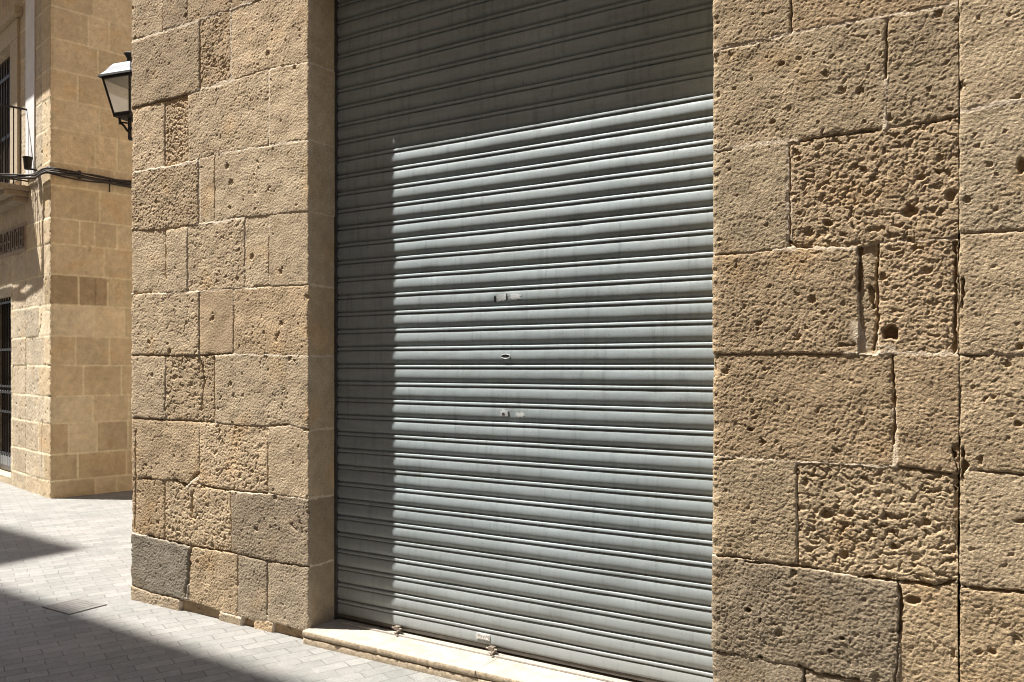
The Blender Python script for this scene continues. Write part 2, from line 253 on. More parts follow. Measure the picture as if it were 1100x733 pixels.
def corner_path(x0, x1, yf, r0, r1):
    """plan of a pier: left flank (u<0), rounded corner, front y=yf from x0 to x1, rounded corner, right flank"""
    W = x1 - x0
    def pos(us):
        P = np.zeros((len(us), 2)); N = np.zeros((len(us), 2))
        for i, u in enumerate(us):
            if u < r0:
                a = (r0 - u) / r0 if r0 > 0 else 9          # arc angle
                if a < math.pi / 2: P[i] = (x0 + r0 - r0 * math.sin(a), yf + r0 - r0 * math.cos(a)); N[i] = (-math.sin(a), -math.cos(a))
                else: P[i] = (x0, yf + r0 + (a - math.pi / 2) * r0); N[i] = (-1, 0)
            elif u > W - r1 and r1 > 0:
                a = (u - W + r1) / r1
                if a < math.pi / 2: P[i] = (x1 - r1 + r1 * math.sin(a), yf + r1 - r1 * math.cos(a)); N[i] = (math.sin(a), -math.cos(a))
                else: P[i] = (x1, yf + r1 + (a - math.pi / 2) * r1); N[i] = (1, 0)
            else: P[i] = (x0 + u, yf); N[i] = (0, -1)
        return P, N
    return pos

# ---------------------------------------------------------------- materials
def mat(name, base=(.5, .5, .5), rough=.7, metal=0., spec=.3):
    m = bpy.data.materials.new(name); m.use_nodes = True
    b = m.node_tree.nodes['Principled BSDF']
    b.inputs['Base Color'].default_value = (*base, 1); b.inputs['Roughness'].default_value = rough
    b.inputs['Metallic'].default_value = metal; b.inputs['Specular IOR Level'].default_value = spec
    return m
class NT:
    def __init__(s, m): s.t = m.node_tree; s.b = s.t.nodes['Principled BSDF']
    def n(s, typ, **kw):
        o = s.t.nodes.new(typ)
        for k, v in kw.items():
            if k in o.inputs.keys() and not hasattr(o, k): o.inputs[k].default_value = v
            else: setattr(o, k, v)
        return o
    def l(s, a, b): s.t.links.new(a, b)
    def obj(s, scale=(1, 1, 1), rot=(0, 0, 0)):
        c = s.n('ShaderNodeTexCoord'); m = s.n('ShaderNodeMapping'); s.l(c.outputs['Object'], m.inputs['Vector'])
        m.inputs['Scale'].default_value = scale; m.inputs['Rotation'].default_value = rot
        return m.outputs[0]
    def noise(s, vec, scale, detail=4, rough=.6):
        o = s.n('ShaderNodeTexNoise'); o.inputs['Scale'].default_value = scale; o.inputs['Detail'].default_value = detail; o.inputs['Roughness'].default_value = rough
        s.l(vec, o.inputs['Vector']); return o.outputs['Fac']
    def ramp(s, fac, stops):
        o = s.n('ShaderNodeValToRGB'); s.l(fac, o.inputs['Fac']); e = o.color_ramp.elements
        while len(e) < len(stops): e.new(.5)
        for el, (p, c) in zip(e, stops): el.position = p; el.color = (*c, 1) if len(c) == 3 else c
        return o.outputs['Color']
    def mix(s, fac, a, b, mode='MIX'):
        o = s.n('ShaderNodeMix'); o.data_type = 'RGBA'; o.blend_type = mode
        for sock, v in ((0, fac), (6, a), (7, b)):
            if hasattr(v, 'links') or isinstance(v, bpy.types.NodeSocket): s.l(v, o.inputs[sock])
            elif sock == 0: o.inputs[0].default_value = v
            else: o.inputs[sock].default_value = (*v, 1)
        return o.outputs[2]
    def math(s, op, a, b=0., c=None):
        o = s.n('ShaderNodeMath'); o.operation = op
        for i, v in enumerate((a, b) if c is None else (a, b, c)):
            if isinstance(v, bpy.types.NodeSocket): s.l(v, o.inputs[i])
            else: o.inputs[i].default_value = v
        return o.outputs[0]
    def bump(s, h, strength, dist, prev=None):
        o = s.n('ShaderNodeBump'); o.inputs['Strength'].default_value = strength; o.inputs['Distance'].default_value = dist
        s.l(h, o.inputs['Height'])
        if prev is not None: s.l(prev, o.inputs['Normal'])
        return o.outputs[0]

def m_stone(name, bs=.6):
    m = mat(name, rough=.92, spec=.15); t = NT(m); v = t.obj()
    a = t.n('ShaderNodeAttribute'); a.attribute_name = 'Col'
    n1 = t.noise(v, 160, 3, .65); n2 = t.noise(v, 14, 4, .6)
    c = t.mix(1., a.outputs['Color'], t.ramp(n1, [(.28, (.70, .68, .66)), (.68, (1.2, 1.2, 1.2))]), 'MULTIPLY')
    c = t.mix(1., c, t.ramp(n2, [(.3, (.86, .85, .84)), (.7, (1.1, 1.1, 1.1))]), 'MULTIPLY')
    t.l(c, t.b.inputs['Base Color'])
    t.l(t.bump(t.noise(v, 210, 3, .75), bs, .0042, t.bump(t.noise(v, 84, 3, .7), bs, .0085)), t.b.inputs['Normal'])
    return m
def m_flat(name, base, rough=.7, metal=0., spec=.3, var=.12, scale=30, bump=.2, bd=.002):
    m = mat(name, base, rough, metal, spec); t = NT(m); v = t.obj()
    n = t.noise(v, scale, 5, .65)
    lo = tuple(c * (1 - var) for c in base); hi = tuple(min(1, c * (1 + var)) for c in base)
    t.l(t.ramp(n, [(.3, lo), (.7, hi)]), t.b.inputs['Base Color'])
    if bump: t.l(t.bump(t.noise(v, scale * 4, 3, .6), bump, bd), t.b.inputs['Normal'])
    return m
def m_shutter():
    m = mat('shutter_metal', (.4, .43, .43), .42, .12, .4); t = NT(m)
    v = t.obj(); vs = t.obj((1, 1, .10)); vh = t.obj((.25, 1, 3))
    big = t.noise(v, 1.3, 4, .6); st = t.noise(vs, 38, 4, .65); hz = t.noise(vh, 9, 4, .6); sp = t.noise(v, 120, 3, .7)
    c = t.ramp(big, [(.3, (.258, .302, .318)), (.7, (.305, .347, .361))])
    c = t.mix(1., c, t.ramp(st, [(.30, (.80, .80, .79)), (.46, (1, 1, 1)), (.7, (1.06, 1.06, 1.06))]), 'MULTIPLY')
    c = t.mix(1., c, t.ramp(hz, [(.28, (.86, .85, .83)), (.6, (1.04, 1.04, 1.04))]), 'MULTIPLY')
    c = t.mix(1., c, t.ramp(sp, [(.27, (.58, .53, .47)), (.40, (1, 1, 1)), (.66, (1, 1, 1)), (.76, (1.22, 1.2, 1.18))]), 'MULTIPLY')
    rs = t.noise(t.obj((1, 1, .45)), 55, 3, .7); rl = t.noise(v, 3.1, 3, .6)
    rk = t.math('MULTIPLY', t.ramp(rs, [(.66, (0, 0, 0)), (.72, (1, 1, 1))]), t.ramp(rl, [(.5, (0, 0, 0)), (.65, (.7, .7, .7))]))
    c = t.mix(rk, c, (.13, .085, .055))
    # dust near the foot of the curtain (wear with its own place)
    c0 = t.n('ShaderNodeTexCoord'); sx = t.n('ShaderNodeSeparateXYZ'); t.l(c0.outputs['Object'], sx.inputs[0])
    zz = t.math('MULTIPLY_ADD', big, .5, sx.outputs['Z'])
    dust = t.n('ShaderNodeMapRange'); t.l(zz, dust.inputs[0]); dust.inputs[1].default_value = .30; dust.inputs[2].default_value = 1.0; dust.inputs[3].default_value = .55; dust.inputs[4].default_value = 0
    c = t.mix(dust.outputs[0], c, (.295, .290, .27))
    t.l(c, t.b.inputs['Base Color'])
    t.l(t.ramp(st, [(.3, (.62,) * 3), (.7, (.48,) * 3)]), t.b.inputs['Roughness'])
    t.l(t.bump(t.noise(t.obj((.35, 1, 1)), 26, 3, .5), .12, .004, t.bump(sp, .10, .001)), t.b.inputs['Normal'])
    return m
def m_paving():
    m = mat('paving_bricks', (.5, .49, .47), .85, 0, .25); t = NT(m)
    v = t.obj((1, 1, 1), (0, 0, math.radians(-66)))
    wv = t.n('ShaderNodeVectorMath'); wv.operation = 'ADD'
    nz = t.n('ShaderNodeTexNoise'); nz.inputs['Scale'].default_value = 9; t.l(v, nz.inputs['Vector'])
    sc = t.n('ShaderNodeVectorMath'); sc.operation = 'SCALE'; sc.inputs['Scale'].default_value = .022
    t.l(nz.outputs['Color'], sc.inputs[0]); t.l(v, wv.inputs[0]); t.l(sc.outputs[0], wv.inputs[1])
    br = t.n('ShaderNodeTexBrick'); t.l(wv.outputs[0], br.inputs['Vector'])
    br.inputs['Scale'].default_value = 1; br.inputs['Brick Width'].default_value = .185; br.inputs['Row Height'].default_value = .092
    br.inputs['Mortar Size'].default_value = .0042; br.inputs['Mortar Smooth'].default_value = .9; br.offset = .5
    br.inputs['Color1'].default_value = (.268, .259, .246, 1); br.inputs['Color2'].default_value = (.215, .208, .198, 1); br.inputs['Mortar'].default_value = (.105, .098, .092, 1)
    mo = t.ramp(t.noise(v, 3.5, 4, .7), [(.44, (.095, .088, .082)), (.68, (.225, .217, .208))]); t.l(mo, br.inputs['Mortar'])
    n1 = t.noise(v, 130, 4, .7); n2 = t.noise(v, 2.2, 4, .6); n3 = t.noise(v, 22, 4, .6)
    c = t.mix(1., br.outputs['Color'], t.ramp(n1, [(.30, (.66, .65, .64)), (.64, (1.16, 1.16, 1.16))]), 'MULTIPLY')
    c = t.mix(1., c, t.ramp(n2, [(.3, (.84, .89, .88)), (.7, (1.08, 1.08, 1.08))]), 'MULTIPLY')
    c = t.mix(1., c, t.ramp(n3, [(.3, (.90, .90, .90)), (.7, (1.08, 1.08, 1.08))]), 'MULTIPLY')
    t.l(c, t.b.inputs['Base Color'])
    b1 = t.bump(br.outputs['Fac'], -.8, .006); b2 = t.bump(n3, .8, .010, b1); b3 = t.bump(n1, .9, .003, b2)
    t.l(b3, t.b.inputs['Normal'])
    return m

M_STONE = m_stone('weathered_sandstone'); M_STONE_FAR = m_stone('smoother_sandstone', .35)
M_SHUT = m_shutter(); M_PAVE = m_paving()
M_UPPER = m_flat('upper_sandstone', (.42, .33, .22), .92, spec=.15, var=.18, scale=6, bump=.6, bd=.01)
M_STEP = m_flat('pale_limestone', (.335, .305, .262), .85, spec=.2, var=.22, scale=11, bump=.5, bd=.003)
M_STEPF = m_flat('rough_step_stone', (.40, .325, .235), .92, spec=.15, var=.35, scale=60, bump=.8, bd=.004)
M_IRON = m_flat('black_iron', (.022, .020, .019), .55, .3, .4, var=.3, scale=40, bump=.2)
M_RAIL = m_flat('dull_grey_rail', (.075, .07, .065), .55, .4, .4, var=.3, scale=25)
M_SHADE = m_flat('painted_shade', (.10, .088, .074), .8, var=.2)  # dark brown that stands in for shadow under the shutter
M_STEEL = m_flat('worn_steel', (.50, .47, .43), .45, .6, .5, var=.25, scale=80)
M_BOLT = m_flat('rusty_steel', (.20, .165, .13), .6, .4, .4, var=.4, scale=90)
M_WHITE = m_flat('white_sticker', (.78, .77, .73), .6, var=.06, scale=60, bump=.05)
M_INK = m_flat('faded_grey_print', (.36, .36, .35), .7, var=.1, bump=0)
M_PALE = m_flat('pale_scuffed_paint', (.44, .465, .47), .5, var=.25, scale=140, bump=.5)
M_DARK = m_flat('dark_slot', (.012, .011, .010), .9, var=.1, bump=0)
M_PLASTER = m_flat('white_render', (.74, .74, .75), .85, spec=.2, var=.07, scale=4, bump=.25)
M_WARMPL = m_flat('ochre_render', (.58, .43, .27), .9, spec=.15, var=.12, scale=2, bump=.3, bd=.006)
M_WOOD = m_flat('dark_brown_wood', (.045, .030, .020), .6, var=.3, scale=14, bump=.4)
M_LROOF = m_flat('grey_lamp_metal', (.14, .152, .185), .45, .1, .5, var=.05, scale=20, bump=.03)
M_CABLE = m_flat('black_cable', (.050, .040, .033), .6, var=.3, scale=30, bump=.2)
M_GRATE = m_flat('grey_iron_grate', (.19, .182, .17), .7, .2, .3, var=.35, scale=70, bump=.5)
M_TILE = m_flat('clay_roof_tile', (.33, .16, .09), .85, var=.25, scale=10, bump=.4)
M_GLASS = mat('frosted_lamp_glass', (.8, .78, .72), .5, 0, .5); _t = NT(M_GLASS)
_c = _t.ramp(_t.noise(_t.obj(), 9, 3), [(.3, (.78, .75, .68)), (.7, (.88, .86, .80))])
_tr = _t.n('ShaderNodeBsdfTranslucent'); _mx = _t.n('ShaderNodeMixShader'); _mx.inputs[0].default_value = .6
_t.l(_c, _t.b.inputs['Base Color']); _t.l(_c, _tr.inputs['Color']); _t.l(_t.b.outputs[0], _mx.inputs[1]); _t.l(_tr.outputs[0], _mx.inputs[2])
_tp = _t.n('ShaderNodeBsdfTransparent'); _tp.inputs['Color'].default_value = (.97, .96, .93, 1); _m2 = _t.n('ShaderNodeMixShader'); _m2.inputs[0].default_value = .5
_t.l(_mx.outputs[0], _m2.inputs[1]); _t.l(_tp.outputs[0], _m2.inputs[2]); _mx = _m2
_t.l(_mx.outputs[0], _t.t.nodes['Material Output'].inputs['Surface'])

# ---------------------------------------------------------------- ground
YF, YS = 3.405, 3.62                       # facade plane, face of the shutter's lips
def sheet(name, x0, x1, y0, y1, z, m):
    me = bpy.data.meshes.new(name); me.from_pydata([(x0, y0, z), (x1, y0, z), (x1, y1, z), (x0, y1, z)], [], [(0, 1, 2, 3)]); me.update()
    return put(name, me, None, [m])
tag(sheet('ground', -300, 300, -300, 300, 0, M_PAVE), kind='structure')

# ---------------------------------------------------------------- the stone building with the shutter
XL, XJ, XR = -5.080, -3.443, -1.128
bld = empty('stone_building', (-3.0, YF, 0), 'rough sandstone building in the foreground with big weathered blocks and a grey roller shutter', 'building')
T = dict(tan=(.458, .368, .252), pale=(.475, .385, .266), red=(.428, .330, .218), brown=(.418, .326, .216), grey=(.322, .264, .190), dgrey=(.228, .206, .166), dirt=(.29, .215, .138), rust=(.425, .325, .208), warm=(.448, .354, .236), rtan=(.430, .345, .234), rpale=(.450, .364, .250))
WJ = XJ - XL
us = np.concatenate([np.arange(-3.0, -.12, .03), np.arange(-.12, 0, .008), np.arange(0, WJ - .03, .0033), np.arange(WJ - .03, WJ + .33, .005)])
zs = np.arange(-.06, 4.16, .0034)
TR = T; T = {k: tuple(c * q for c, q in zip(v, (1.16, 1.15, 1.15))) for k, v in T.items()}
sl = {(1, 0): dict(tone=T['tan']), (2, 1): dict(tone=T['brown'], rough=1.5, ero=.35, pit=.8), (2, 2): dict(tone=T['tan']), (3, 0): dict(tone=T['pale']), (3, 1): dict(tone=T['red'], rough=1.6, ero=.75, pit=1., off=-.006),
      (3, 2): dict(tone=T['tan'], ero=.12), (3, 3): dict(tone=T['pale'], rough=.8), (4, 0): dict(tone=T['brown'], rough=1.4, ero=.3, pit=1.), (4, 1): dict(tone=T['pale'], rough=.8), (4, 2): dict(tone=T['tan'], rough=.9),
      (5, 0): dict(tone=T['pale']), (5, 1): dict(tone=T['tan'], off=.004), (5, 2): dict(tone=T['tan'], ero=.22, pit=.9), (5, 3): dict(tone=T['pale'], rough=.9), (5, 4): dict(tone=T['pale'], rough=.7),
      (6, 0): dict(tone=T['tan'], ero=.2, pit=1.), (6, 1): dict(tone=T['red'], rough=.5, pit=.1), (6, 2): dict(tone=T['warm'], pit=.7), (7, 0): dict(tone=T['pale'], pit=.8), (7, 1): dict(tone=T['warm'], ero=.5, pit=1.4), (7, 2): dict(tone=T['tan'], pit=.7),
      (8, 0): dict(tone=T['warm'], rough=1.1), (8, 1): dict(tone=T['pale'], ero=.35, pit=2.0), (8, 2): dict(tone=T['tan'], rough=.9), (9, 0): dict(tone=T['rust'], ero=.3, pit=.8), (9, 1): dict(tone=T['warm'], ero=.6, pit=2.2), (9, 2): dict(tone=T['grey'], rough=1.1, pit=.6),
      (10, 0): dict(tone=T['dgrey'], rough=1.2, pit=.5, off=.004), (10, 1): dict(tone=T['brown'], rough=1.3, pit=.8), (10, 2): dict(tone=T['grey'], rough=1.1), (10, 3): dict(tone=T['grey'], rough=1.1),
      (11, 0): dict(tone=T['grey'], rough=1.6, ero=.3, off=.010), (11, 1): dict(tone=T['dirt'], off=-.018, ero=.6), (11, 2): dict(tone=T['grey'], off=.006), (11, 3): dict(tone=T['dirt'], off=-.020, ero=.5), (11, 4): dict(tone=T['brown'], off=.0, ero=.4), (11, 5): dict(tone=T['dirt'], off=-.018, ero=.5)}
L_L += [([(WJ + .004, z_), (WJ + .32, z_)], .009) for z_ in (3.257, 2.821, 2.418, 2.005, 1.605, 1.187, .799, .418)]
stone_wall('wall', us, zs, corner_path(XL, XJ, YF, .012, .010), L_J, L_V, sl, L_D, L_L, L_H, M_STONE, bld, seed=3,
           smooth_u=[(WJ + .004, 9)], tint=(1.0, .95, .88), open_=.25, grain=1.0, pits=.28, arris=[(.004, .016), (WJ, .009)], chip=.007, mortar=(.68, .585, .46))
us = np.concatenate([np.arange(-.36, .0, .006), np.arange(0, .905, .0028), np.arange(.905, .97, .0022)])
zs = np.arange(-.06, 3.26, .0028)
T = {k: tuple(c * q for c, q in zip(v, (.90, .885, .86))) for k, v in TR.items()}
sr = {(1, 0): dict(tone=T['rtan']), (1, 1): dict(tone=T['red'], rough=1.2), (2, 0): dict(tone=T['rtan'], pit=.8, rough=1.1), (2, 1): dict(tone=T['brown'], rough=1.3, ero=.15), (3, 0): dict(tone=T['rtan']), (3, 1): dict(tone=T['red'], rough=1.4, ero=.80, pit=1.5),
      (4, 0): dict(tone=T['brown'], rough=1.25, ero=.12), (4, 1): dict(tone=T['rpale'], ero=.2, off=-.010), (4, 2): dict(tone=T['red'], rough=1.5, ero=.42, pit=.8), (5, 0): dict(tone=T['brown'], rough=1.2, ero=.15, pit=.6), (5, 1): dict(tone=T['red'], rough=1.15),
      (6, 0): dict(tone=T['warm'], rough=1.2), (6, 1): dict(tone=T['warm'], rough=1.4, ero=1.05, pit=1.2), (7, 0): dict(tone=T['grey'], rough=1.45, ero=.12, pit=1., off=.004), (7, 1): dict(tone=T['warm'], rough=1.2, ero=.3, off=-.004), (8, 0): dict(tone=T['grey']), (8, 1): dict(tone=T['grey'])}
stone_wall('wall', us, zs, corner_path(XR, -.2150, YF, .022, .004), R_J, R_V, sr, R_D, R_L, R_H, M_STONE, bld, seed=8,
           smooth_u=[(-9, -.03)], open_=.35, grain=1.0, pits=.34, arris=[(.012, .018)], chip=.010, mortar=(.60, .50, .375))
us = np.concatenate([np.arange(-.06, .02, .0022), np.arange(.02, .30, .0028), np.arange(.30, 1.2, .007), np.arange(1.2, 4.2, .018)])
T = {k: tuple(c * q for c, q in zip(v, (.96, .95, .93))) for k, v in TR.items()}
sn = {(1, 0): dict(tone=T['pale']), (2, 0): dict(tone=T['tan'], rough=1.1), (3, 0): dict(tone=T['tan']), (4, 0): dict(tone=T['warm'], rough=1.2, pit=.8), (5, 0): dict(tone=T['pale'], rough=1.1, pit=.6), (6, 0): dict(tone=T['rust'], rough=1.3, ero=.25, pit=.8)}
NV = [[.9, 1.9, 2.9], [.62, 1.5, 2.4, 3.3], [.8, 1.7, 2.8], [.5, 1.4, 2.2, 3.1], [.72, 1.6, 2.6], [.55, 1.35, 2.3], [.6, 1.5, 2.5]]
stone_wall('wall', us, zs, corner_path(-.2148, 4.2, YF - .002, .006, 0), N_J, NV, sn, N_D, N_L, N_H, M_STONE, bld, seed=13,
           grain=.95, pits=.34, open_=.4, arris=[(.003, .010)], chip=.005, mortar=(.60, .50, .385))
b = MB(); b.box(-5.03, 4.2, 3.80, 13, 0, 9.0)                     # the mass behind the facade
b.box(XL + .02, XJ + .02, YF + .02, 3.80, 4.14, 9.0); b.box(XJ + .02, XR - .03, YF + .004, 3.80, 3.755, 9.0); b.box(XR - .03, 4.2, YF + .02, 3.80, 3.24, 9.0)
b.build('upper_wall', M_UPPER, bld)
b = MB(); b.box(XL - .35, 4.2, YF - .35, 13.2, 9.0, 9.2); b.build('roof', M_TILE, bld)
# step: two thin slabs with a shadow gap between them, the top one split by a joint
def worn_slab(name, x0, x1, y0, y1, z0, z1, mt, mf, parent, seed, chip=.010):
    hgt = z1 - z0
    pr = [(y1, z1), (y0 + .12, z1), (y0 + .03, z1), (y0 + .007, z1 - .0003), (y0 + .0015, z1 - .0012), (y0, z1 - .004), (y0 - .001, z0 + hgt * .6), (y0 - .001, z0 + hgt * .3), (y0 + .002, z0 + .003), (y0 + .006, z0), (y1, z0)]
    xs_ = np.arange(x0, x1 + .004, .006); n = len(pr); vs = []; fs = []
    wy = fbm(xs_ / .16, xs_ * 0 + seed, 31, 3); wc = np.clip(fbm(xs_ / .07, xs_ * 0 + seed + 3, 33, 3) - .28, 0, 1)
    for i, x in enumerate(xs_):
        for k, (y, z) in enumerate(pr):
            e = (0, .05, .4, .9, 1, 1, .8, .7, .6, .4, 0)[k]
            r = float(perlin(np.array([x / .02]), np.array([k * 1.7 + seed]), 37)[0])
            vs.append((x, y + e * (.003 * wy[i] + chip * wc[i] + .0012 * r), z - (.7 * chip * wc[i] if k in (3, 4, 5) else 0) + (.0006 * r if 0 < k < 4 else 0)))
    for i in range(len(xs_) - 1):
        for k in range(n - 1): fs.append((i * n + k, (i + 1) * n + k, (i + 1) * n + k + 1, i * n + k + 1))
    fs += [tuple(range(n)), tuple(range((len(xs_) - 1) * n, len(xs_) * n))[::-1]]
    me = bpy.data.meshes.new(name); me.from_pydata(vs, [], fs); me.update()
    bm = bmesh.new(); bm.from_mesh(me); bmesh.ops.recalc_face_normals(bm, faces=bm.faces[:]); bm.to_mesh(me); bm.free()
    o = put(name, me, parent, [mt, mf])
    for p in me.polygons:
        p.use_smooth = True
        if abs(p.normal.y) > .55: p.material_index = 1
    return o
worn_slab('step', XJ - .005, -2.287, 3.360, 3.86, .038, .073, M_STEP, M_STEPF, bld, 1)
worn_slab('step', -2.283, XR + .02, 3.364, 3.86, .038, .0722, M_STEP, M_STEPF, bld, 5)
worn_slab('riser', XJ - .002, XR + .02, 3.363, 3.86, -.02, .0345, M_STEPF, M_STEPF, bld, 9, .006)

# roller shutter
PROF = [(.0062, -.0090), (.0058, .0036), (.0045, .0057), (.0008, .0070), (-.0045, .0077), (-.0080, .0074), (-.0092, .0040), (-.0096, -.0075), (-.0138, -.0078), (-.0146, .0000), (-.0162, .0028), (-.021, .0054), (-.030, .0080), (-.040, .0098), (-.050, .0107), (-.058, .0108), (-.066, .0096), (-.074, .0066), (-.080, .0026), (-.085, -.0020), (-.0880, -.0085), (-.0918, -.0095)]
xs = np.linspace(XJ - .035, XR + .22, 150); rv = random.Random(5)
rows = []
lips = []; z = .1795
for i in range(42):
    lips.append(z); z += .0977 if i < 14 else .1002
for li in reversed(lips[1:]):
    pit_ = .0977 if li <= lips[14] + .001 else .1002
    a, c = rv.uniform(-.0008, .0008), rv.uniform(.94, 1.05)
    rows += [(li + zz * pit_ / .099, (yy * c + a) * .84, i) for zz, yy in PROF]
rows += [(lips[0] + zz, yy, 0) for zz, yy in PROF[:9]]
rows += [(lips[0] - .0145, .0035, 0), (lips[0] - .018, .0062, 0), (lips[0] - .060, .0068, 0), (.110, .0072, 0), (.1075, .0055, 0), (.1075, -.02, 0)]
R_ = np.array([(a, b_) for a, b_, _ in rows], np.float32)
XX, RZ = np.meshgrid(xs, R_[:, 0]); _, RO = np.meshgrid(xs, R_[:, 1])
wobz = .0011 * perlin(XX / .45, RZ / .3, 71) ; wobo = .0013 * perlin(XX / .35, RZ / .22, 72) + .0005 * perlin(XX / .06, RZ / .05, 73)
for dx_, dz_, da_, dr_ in ((-2.31, 1.885, .0045, .05), (-2.24, 1.30, .004, .05), (-1.62, .52, .005, .10), (-2.86, .93, .004, .09), (-1.86, 2.22, .004, .08), (-1.45, 1.42, .004, .07), (-2.62, .36, .005, .11), (-1.95, .30, .004, .09), (-2.75, 2.05, .003, .06)):
    wobo = wobo - da_ * np.exp(-(((XX - dx_) / dr_) ** 2 + ((RZ - dz_) / (dr_ * .6)) ** 2))
V = np.stack([XX, YS + .0086 - RO - wobo, RZ + wobz], -1)
nr, nc = XX.shape
i = (np.arange(nr - 1)[:, None] * nc + np.arange(nc - 1)[None, :]).ravel()
F = np.stack([i, i + nc, i + nc + 1, i + 1], 1)
me = bpy.data.meshes.new('roller_shutter'); me.from_pydata(V.reshape(-1, 3).tolist(), [], F.tolist()); me.update(); me.shade_smooth()
shut = put('roller_shutter', me, bld, [M_SHUT]); tag(shut, 'grey ribbed metal roller shutter pulled down')
b = MB(); b.box(XJ - .03, XR + .2, YS + .004, YS + .022, .086, .1085); b.build('shade_strip', M_SHADE, shut)  # dark strip painting the underside shadow below the bottom bar
b = MB(); b.box(XJ - .03, XJ + .012, YS - .014, YS - .006, .074, 3.8); b.box(XJ + .004, XJ + .012, YS - .006, YS + .03, .074, 3.8); b.build('guide_rail', M_RAIL, shut)
b = MB(); b.box(XR - .012, XR + .03, YS - .014, YS - .006, .074, 3.8); b.build('guide_rail', M_RAIL, shut)
b = MB(); b.box(XJ + .02, XR + .1, 3.565, 3.577, .0735, .082); b.build('floor_rail', M_STEEL, shut, bevel=.0015)

def on_shutter(px, py, Y=YS):           # metres on the shutter face
    return px, py
def bolt(x, z):
    b = MB(); b.tube([(x - .034, 3.598, z), (x + .034, 3.598, z)], .0055, 10)
    b.box(x - .018, x + .014, 3.592, 3.618, z - .009, z + .011); b.box(x + .018, x + .028, 3.565, 3.606, z - .014, z - .002)
    b.tube([(x + .028, 3.575, z - .006), (x + .028, 3.548, z - .012)], .006, 8)
    return b.build('bolt', M_BOLT, shut, bevel=.002)
bolt(-2.968, .101); bolt(-2.345, .098)
b = MB(); b.box(-2.452, -2.372, YS - .0012, YS + .003, .128, .160); st = b.build('sticker', M_WHITE, shut, bevel=.0005)
b = MB()
for x0, w_, z0, z1 in ((-2.446, .004, .138, .156), (-2.440, .003, .147, .156), (-2.434, .005, .138, .156), (-2.424, .004, .140, .153), (-2.414, .006, .139, .151), (-2.402, .004, .139, .155), (-2.392, .006, .145, .155), (-2.382, .004, .138, .155), (-2.446, .066, .131, .1335)):
    b.box(x0, x0 + w_, YS - .0022, YS - .0009, z0, z1)
b.build('print', M_INK, st)
# lock slot, scuffed patches (positions in metres on the curtain)
def skin(x, z):                          # y of the curtain's surface at x, z
    k = min(range(len(lips)), key=lambda q: abs(lips[q] - .045 - z)); p = .0977 if k <= 14 else .1002
    o = float(np.interp(-(z - lips[k]) * .099 / p, [-a for a, _ in PROF], [b_ for _, b_ in PROF]))
    w0 = float(.0013 * perlin(np.array([x / .35]), np.array([z / .22]), 72)[0] + .0005 * perlin(np.array([x / .06]), np.array([z / .05]), 73)[0])
    for dx_, dz_, da_, dr_ in ((-2.31, 1.885, .0045, .05), (-2.24, 1.30, .004, .05)): w0 -= da_ * math.exp(-(((x - dx_) / dr_) ** 2 + ((z - dz_) / (dr_ * .6)) ** 2))
    return YS + .0086 - o * .84 - w0 + .0002
def patch(name, cx, cz, w_, h_, lift, m, seed, parent=shut, n=28, rings=5):
    r = random.Random(seed); ks = [r.uniform(.62, 1.1) for _ in range(n)]
    v = [(cx, skin(cx, cz) - lift, cz)]; f = []
    for q in range(1, rings + 1):
        for i in range(n):
            a = 2 * math.pi * i / n; k = ks[i] * q / rings * (1 + .22 * abs(math.sin(2 * a)))
            x, z = cx + w_ * .5 * k * math.cos(a), cz + h_ * .5 * k * math.sin(a); v.append((x, skin(x, z) - lift, z))
    f += [(0, 1 + i, 1 + (i + 1) % n) for i in range(n)]
    for q in range(rings - 1):
        for i in range(n): f.append((1 + q * n + i, 1 + (q + 1) * n + i, 1 + (q + 1) * n + (i + 1) % n, 1 + q * n + (i + 1) % n))
    b = MB(); b.add(v, f); return b.build(name, m, parent)
yl = skin(-2.274, 1.600)
b = MB(); b.tube([(-2.274 + .028 * math.cos(a), skin(-2.274 + .028 * math.cos(a), 1.597 + .011 * math.sin(a)) - .0005, 1.597 + .011 * math.sin(a)) for a in np.linspace(0, 2 * math.pi, 17)], .0026, 6)
ls = b.build('lock_plate', M_PALE, shut)
patch('keyhole', -2.274, 1.600, .052, .017, .0012, M_DARK, 4, ls, 18)
patch('scuff', -2.300, 1.898, .075, .042, .0012, M_PALE, 11); patch('scuff', -2.215, 1.900, .070, .034, .0012, M_PALE, 12)
patch('dent_mark', -2.340, 1.896, .012, .036, .0022, M_DARK, 13); patch('dent_mark', -2.268, 1.900, .007, .040, .0022, M_DARK, 14)
patch('scuff', -2.280, 1.306, .060, .036, .0012, M_PALE, 15); patch('dent_mark', -2.288, 1.304, .016, .014, .0022, M_RAIL, 16); patch('dent_mark', -2.258, 1.306, .010, .026, .0022, M_RAIL, 18)
patch('scuff', -2.190, 1.302, .055, .026, .0012, M_PALE, 17)

